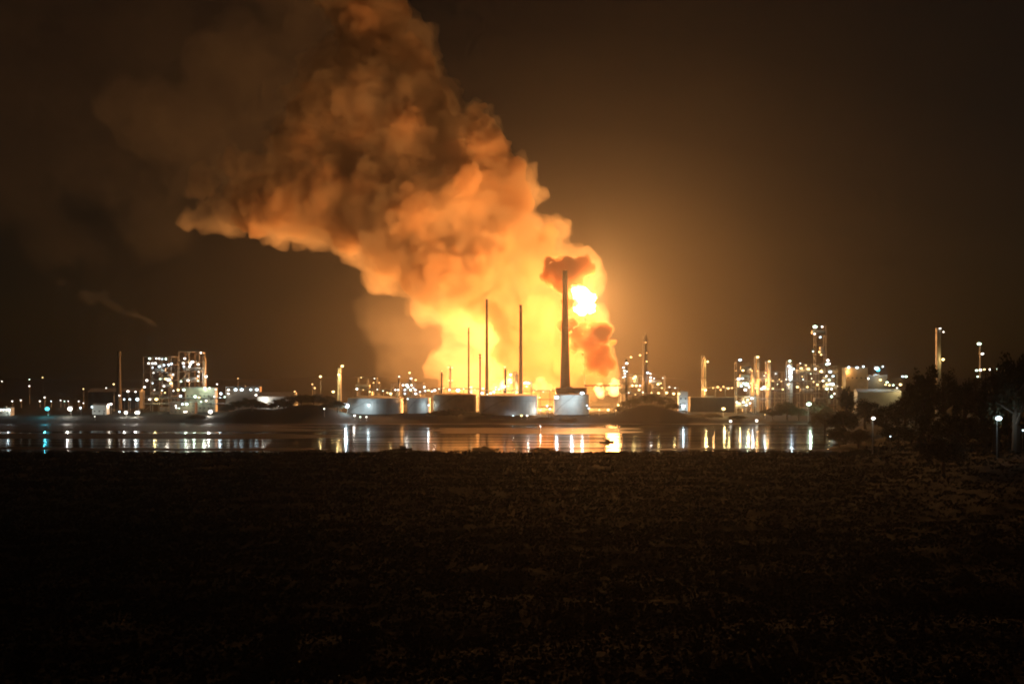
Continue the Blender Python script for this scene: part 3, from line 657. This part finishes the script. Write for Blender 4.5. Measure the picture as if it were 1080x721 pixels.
for px, yt, d, w in ((870,432,960,34),(890,430,900,36),(935,424,820,40),(955,412,760,34),(885,448,760,30),(905,450,700,34),(948,446,640,40),(980,430,560,46),(1010,432,520,50),(1040,436,470,40),(995,455,430,52)):
    tree('dark tree in the mass covering the right headland', px, yt, d, w, G)

# bushes on the near shore
for px, yt, d, w, lab in ((327,474,690,44,'low bush breaking the near shoreline below the left copse'), (430,474,688,56,'broad low bush on the near shore beside the left boat'), (511,470.5,686,42,'domed bush on the near shore below the pale grey tank'),
        (573,471.5,684,48,'domed bush on the near shore below the blue-white tank'), (300,477,684,36,'smallest bush on the near shoreline left of the others')):
    bush(lab, px, yt, d, w)
G = 'bushes in the dark field below the camera'
rnd = random.Random(4)
for i in range(12):
    d = rnd.choice((150, 180, 240, 320, 420)) * rnd.uniform(.9, 1.1); px = rnd.uniform(-20, 1100)
    x = PX(px, d); hh = rnd.uniform(2.2, 3.6); yt = HY + (CAMZ - ground_h(x, d) - hh) * F / d
    bush('tall dark bush standing out of the scrub in the unlit field below the camera', px, yt, d, rnd.uniform(4, 7) * F / d, G)

# scrub covering the near field: nobody could count it
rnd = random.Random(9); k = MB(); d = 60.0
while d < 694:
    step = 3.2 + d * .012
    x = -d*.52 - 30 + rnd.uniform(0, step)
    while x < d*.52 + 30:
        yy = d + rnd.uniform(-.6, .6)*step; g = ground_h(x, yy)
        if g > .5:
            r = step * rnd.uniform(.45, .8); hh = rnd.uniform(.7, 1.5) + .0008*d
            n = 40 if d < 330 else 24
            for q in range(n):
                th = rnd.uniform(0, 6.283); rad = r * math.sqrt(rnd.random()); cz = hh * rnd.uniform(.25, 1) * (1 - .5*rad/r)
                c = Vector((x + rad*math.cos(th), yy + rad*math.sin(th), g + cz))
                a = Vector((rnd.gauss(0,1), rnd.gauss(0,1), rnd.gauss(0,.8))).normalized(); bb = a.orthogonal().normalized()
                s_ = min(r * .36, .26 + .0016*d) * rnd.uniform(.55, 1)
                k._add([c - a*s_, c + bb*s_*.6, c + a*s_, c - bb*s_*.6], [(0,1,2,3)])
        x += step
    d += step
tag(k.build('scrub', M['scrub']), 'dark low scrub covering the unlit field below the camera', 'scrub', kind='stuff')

# moored boats
def boat(label, px, d, L, mast, rz):
    t = thing('boat', label, 'boat', (PX(px, d), d, .05), None, rz)
    k = MB(); n = 9; rings = []
    for i in range(n):
        u = i/(n-1); x = -L/2 + L*u; w = (L*.17) * (1 - max(0, (u-.45)/.55)**2.2) + .05; z = .9 + .5*u*u
        rings.append([(x, -w, z), (x, -w*.8, .25), (x, 0, -.35), (x, w*.8, .25), (x, w, z)])
    vs = [p for r in rings for p in r]; fs = []
    for i in range(n-1):
        for j in range(4): a = i*5+j; fs.append((a, a+1, a+6, a+5))
        fs.append((i*5+4, i*5, i*5+5, i*5+9))
    fs += [(0, 4, 3, 2, 1)]
    k._add(vs, fs); k.build('hull', M['hull'], t)
    MB().box(-L*.12, L*.2, -L*.1, L*.1, 1.12, 1.12 + L*.12).build('cabin', M['cream'], t)
    k = MB(); k.bar((L*.12, 0, 1), (L*.12, 0, mast), .16, 8, .09); k.build('mast', M['pole'], t)
    MB().bar((L*.12, 0, 2.4), (-L*.36, 0, 2.5), .2, 8).build('boom', M['dark'], t)
    return t
boat('dark moored boat with a pale mast, left of the near shore bushes', 424, 752, 14, 13.0, .15)
boat('small dark boat silhouetted on the fire reflection', 640, 850, 11, 9, -.1)
# ------------------------------------------------------------------ smoke, flames, haze
def blob_mesh(name, blobs, voxel, passes, seed, d0):
    bm = bmesh.new()
    for (px, py, r, dd) in blobs:
        d = d0 + dd; rr = r * d / F
        vs = bmesh.ops.create_icosphere(bm, subdivisions=3, radius=rr)['verts']
        c = P(px, py, d)
        for v in vs: v.co += c
    me = bpy.data.meshes.new(name); bm.to_mesh(me); bm.free()
    o = bpy.data.objects.new(name, me); COL.objects.link(o)
    rm = o.modifiers.new('r', 'REMESH'); rm.mode = 'VOXEL'; rm.voxel_size = voxel
    sm = o.modifiers.new('s', 'SMOOTH'); sm.iterations = 6; sm.factor = .5
    dg = bpy.context.evaluated_depsgraph_get(); dg.update()
    m2 = bpy.data.meshes.new_from_object(o.evaluated_get(dg)); o.modifiers.clear(); o.data = m2; bpy.data.meshes.remove(me); m2.name = name
    off = Vector((seed*13.7, seed*7.1, seed*3.3))
    for (sc, amp) in passes:
        m2.update(); nr = [v.normal.copy() for v in m2.vertices]
        for v, nn in zip(m2.vertices, nr):
            p = v.co + off
            q = p + noise.noise_vector(p / (sc*1.3)) * sc * .35
            a = amp * max(.15, .75 + 1.5*noise.noise(p / (sc*2.6) + Vector((4.4*seed, 0, 9))))
            v.co = v.co + nn * (a * (.55 - min(noise.voronoi(q/sc)[0][0], 1.1)))
    if passes and passes[0][0] > 30:
        m2.update(); nr = [v.normal.copy() for v in m2.vertices]; k0 = passes[-1][1] * 1.1
        for v, nn in zip(m2.vertices, nr):
            p = v.co + off
            v.co = v.co + (nn * noise.fractal(p/16, .9, 2.1, 4) + .6*noise.turbulence_vector(p/26, 3, False)) * k0
    m2.update()
    if voxel > 1.5:
        rm = o.modifiers.new('r', 'REMESH'); rm.mode = 'VOXEL'; rm.voxel_size = voxel*.8
    return o

def smoke_mat(o, name, den, col, g=0.0):
    m = bpy.data.materials.new(name); m.use_nodes = True; nt = m.node_tree; nt.nodes.clear()
    out = nt.nodes.new('ShaderNodeOutputMaterial'); v = nt.nodes.new('ShaderNodeVolumePrincipled'); nt.links.new(v.outputs[0], out.inputs['Volume'])
    v.inputs['Density'].default_value = den; v.inputs['Color'].default_value = (*col, 1); v.inputs['Anisotropy'].default_value = g
    o.data.materials.clear(); o.data.materials.append(m); return m

SD = 1740
core = [(626,394,16,0),(622,372,18,0),(618,345,18,0),(600,296,20,-20),(590,388,32,0),(560,374,38,10),(560,332,42,0),
        (560,292,38,0),(572,248,18,0),(540,257,38,10),(520,292,42,10),(470,292,34,0),(440,284,24,0),(412,279,18,20),(530,207,30,20),(546,215,16,10),(490,222,50,30),(480,162,40,40),(500,134,20,30),(506,117,9,30),
        (440,117,36,60),(420,67,32,70),(395,27,30,80),(440,232,52,40),(400,207,48,60),(430,162,45,50),(370,247,18,50),(380,92,40,70),(380,152,45,70),(370,-20,40,80),(345,200,42,60),(305,212,34,60),(330,165,40,70),(360,120,44,75),(272,216,28,60),(596,400,24,0),(560,402,24,0)]
mid = [(500,388,30,0),(530,398,26,0),(490,337,34,20),(520,352,40,10),(340,212,44,60),(290,221,30,60),(232,223,25,60),(206,234,13,60),(270,188,36,80),(215,195,16,80),(380,240,36,60),(415,268,30,20),(480,330,34,20),(455,318,18,10),(470,372,22,10),(480,240,58,40),(330,160,45,80),(400,120,60,80),(360,70,40,90)]
thin = [(330,150,60,80),(270,170,50,80),(330,80,70,100),(350,10,70,100),(225,150,46,100),(195,185,26,100),(160,130,45,100),(250,80,60,120),(330,-50,80,120),(400,120,75,80),(448,352,36,10),(432,384,30,0),(478,392,36,0),(410,330,30,10)]
PASS = [(130,38),(62,34),(30,18),(14,7)]
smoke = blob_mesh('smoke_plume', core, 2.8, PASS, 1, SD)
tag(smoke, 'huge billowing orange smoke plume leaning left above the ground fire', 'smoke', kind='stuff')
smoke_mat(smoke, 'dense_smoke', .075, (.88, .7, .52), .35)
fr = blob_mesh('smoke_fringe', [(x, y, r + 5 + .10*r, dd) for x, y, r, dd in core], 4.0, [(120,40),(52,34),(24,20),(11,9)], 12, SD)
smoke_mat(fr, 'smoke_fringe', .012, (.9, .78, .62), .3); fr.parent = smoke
veil_blobs = [(60,70,80,150),(20,180,60,150),(110,0,90,150),(200,60,90,140),(290,20,90,140),(110,150,70,140),(170,230,45,130),(60,250,40,150),(-30,90,80,160),(-20,-20,90,160),(230,140,70,130)]
vl = blob_mesh('smoke_veil', veil_blobs, 7.0, [(160,80),(70,50),(32,24)], 14, SD)
smoke_mat(vl, 'smoke_veil', .0004, (.86, .82, .76), .2); vl.parent = smoke
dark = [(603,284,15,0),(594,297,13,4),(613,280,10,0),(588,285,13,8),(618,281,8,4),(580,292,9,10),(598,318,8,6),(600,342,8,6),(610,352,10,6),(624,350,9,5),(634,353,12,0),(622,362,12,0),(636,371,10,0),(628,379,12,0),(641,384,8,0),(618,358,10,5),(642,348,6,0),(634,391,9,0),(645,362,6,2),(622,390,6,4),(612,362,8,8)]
dk = blob_mesh('shaded_smoke', dark, 1.5, [(46,14),(24,12),(12,8),(6,4)], 8, 1446)
smoke_mat(dk, 'shaded_smoke', .16, (.5, .25, .13), .3); dk.parent = smoke  # shade on the near smoke column put into this dark red colour
for i, (sc, den) in enumerate(((.42, .00009), (.72, .00008), (1.1, .00007), (1.6, .00005))):  # added shells of haze behind the plume, put in for the sky glow
    bm = bmesh.new(); bmesh.ops.create_icosphere(bm, subdivisions=4, radius=1)
    for v in bm.verts:
        w = 1 + .3*noise.noise(v.co*1.3 + Vector((i*5.1, 0, 0))); v.co = Vector((v.co.x*700*sc*w, v.co.y*min(330, 150 + 190*sc), v.co.z*330*sc*w)) + P(590, 345, 2070)
    me = bpy.data.meshes.new('glow_haze'); bm.to_mesh(me); bm.free()
    sh = bpy.data.objects.new('glow_haze', me); COL.objects.link(sh); smoke_mat(sh, 'glow_haze', den, (.88, .8, .72), .3); sh.parent = smoke
ts = blob_mesh('thin_smoke', thin, 5.0, [(130,70),(60,44),(28,20),(13,8)], 2, SD)
smoke_mat(ts, 'thin_smoke', .0011, (.85, .78, .7)); ts.parent = smoke
ds = blob_mesh('drifting_smoke', mid, 4.0, [(110,50),(50,30),(24,15),(11,7)], 3, SD)
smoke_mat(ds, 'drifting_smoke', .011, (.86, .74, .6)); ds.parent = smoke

wisp = [(185,352.5,1.2,0),(182,351,1.5,0),(178.5,349.2,1.9,0),(174.5,347,2.2,0),(170,345,2.5,0),(166,343,2.8,1),(161.5,340.5,3,2),(157,338.5,3,3),(152,336,3,4),(147,334,2.8,5),(142,332,2.6,6)]
tail = [(160,340,4,2),(152,336,4.6,4),(144,331,5,6),(136,329,5,7),(127,324,5.6,8),(118,322,5.4,10),(108,316,5.6,12),(98,315,5,14),(87,308,5,15),(76,306,4.6,16),(64,299,4.4,18),(52,297,3.6,20)]
wp = blob_mesh('steam_wisp', wisp, 1.8, [(32,8),(12,5),(5,2)], 5, 1460)
tag(wp, 'thin pale wisp of steam drifting left over the left plant', 'steam', kind='stuff'); smoke_mat(wp, 'steam', .0045, (.95, .95, .95))
wt = blob_mesh('steam_tail', tail, 2.0, [(40,12),(16,8),(7,4)], 6, 1460); smoke_mat(wt, 'steam_tail', .0016, (.95, .95, .95)); wt.parent = wp

FC = (1, .42, .115)
def flame(label, blobs, d, strength, seed, vox=.9):
    o = blob_mesh('flame', blobs, vox, [(12,7),(6,4),(3,2)], seed, d)
    m = bpy.data.materials.new('burning_gas'); m.use_nodes = True; nt = m.node_tree; nt.nodes.clear()
    out = nt.nodes.new('ShaderNodeOutputMaterial'); e = nt.nodes.new('ShaderNodeEmission'); e.inputs[0].default_value = (1, .5, .16, 1); e.inputs[1].default_value = strength
    nt.links.new(e.outputs[0], out.inputs['Volume']); o.data.materials.clear(); o.data.materials.append(m)
    tag(o, label, 'flame'); return o
def fire_light(par, px, py, d, e, rad=8):
    l = bpy.data.lights.new('fire_light', 'POINT'); l.energy = e; l.color = FC; l.shadow_soft_size = rad
    o = bpy.data.objects.new('fire_light', l); COL.objects.link(o); o.parent = par; o.location = P(px, py, d)
FD = 1560
fl = flame('blinding white flare flame at the tip of the flare stack', [(614,321,10.5,0),(618,316,9,0),(613,311,9,0),(609,306,6,0),(605,303,3.6,0),(620,323,7,0)], FD, 2.2, 31)
fire_light(fl, 614, 316, FD, 9.5e6, 14)
backlight_fire = flame('unseen added fire behind the smoke plume, backlighting it', [(548,405,14,0),(540,398,9,0),(556,396,9,0),(548,390,7,0),(562,406,8,0),(534,407,8,0)], 1930, .4, 36, 2.0)
fire_light(backlight_fire, 548, 375, 1930, 2.4e7, 16)  # added light hidden behind the plume to brighten its rims
g1 = flame('left of the two bright ground flames under the gantry beam', [(631.5,413,5.5,0),(629,411,4,0),(634,410,4,0),(632,406,3,0)], 1545, .2, 32)
fire_light(g1, 604, 421, 1560, 2.4e6, 5)
g2 = flame('right and larger of the two bright ground flames under the gantry beam', [(648,412,6.5,0),(646,407,5,0),(651,408,5,0),(643,410,4,0),(648,402,4,0),(652,402,2.6,0)], 1545, .2, 33)
fire_light(g2, 648, 406, 1560, 6e5, 12)
g3 = flame('low yellow ground flame between the slender chimney and the great chimney', [(566,407,5,0),(573,407,6,0),(570,401,4,0),(579,409,4,0)], 1540, .07, 34)
fire_light(g3, 559, 421, 1540, 2.9e6, 6)
g4 = flame('small ground flame behind the pipe rack left of the slender chimney', [(520,411,4,0),(525,410,4,0),(522,406,2.6,0)], 1540, .06, 35)
fire_light(g4, 522, 421, 1540, 3.2e6, 6)

b = base_at(617, FD); t = thing('flare_stack', 'slim flare stack under the blinding flare flame', 'flare stack', b)
h = PZ(331, FD) - b.z
MB().bar((0, 0, 0), (0, 0, h), .55, 10, .4).build('stack_pipe', M['silhouette'], t)
MB().lathe([(.5, h), (1.0, h+.5), (1.0, h+2.2), (.6, h+2.3)], n=12).build('flare_tip', M['silhouette'], t)
for a in range(3):
    q = math.radians(90 + 120*a); MB().bar((45*math.cos(q), 45*math.sin(q), -1), (0, 0, h*.8), .09, 4).build('guy_wire', M['dark'], t)

hm = MB(); hm.box(-3450, 3450, -300, 6120, -8, 800)
hz = hm.build('haze', [])
tag(hz, kind='stuff'); HM = smoke_mat(hz, 'haze', .000047, (.9, .88, .86), .8)
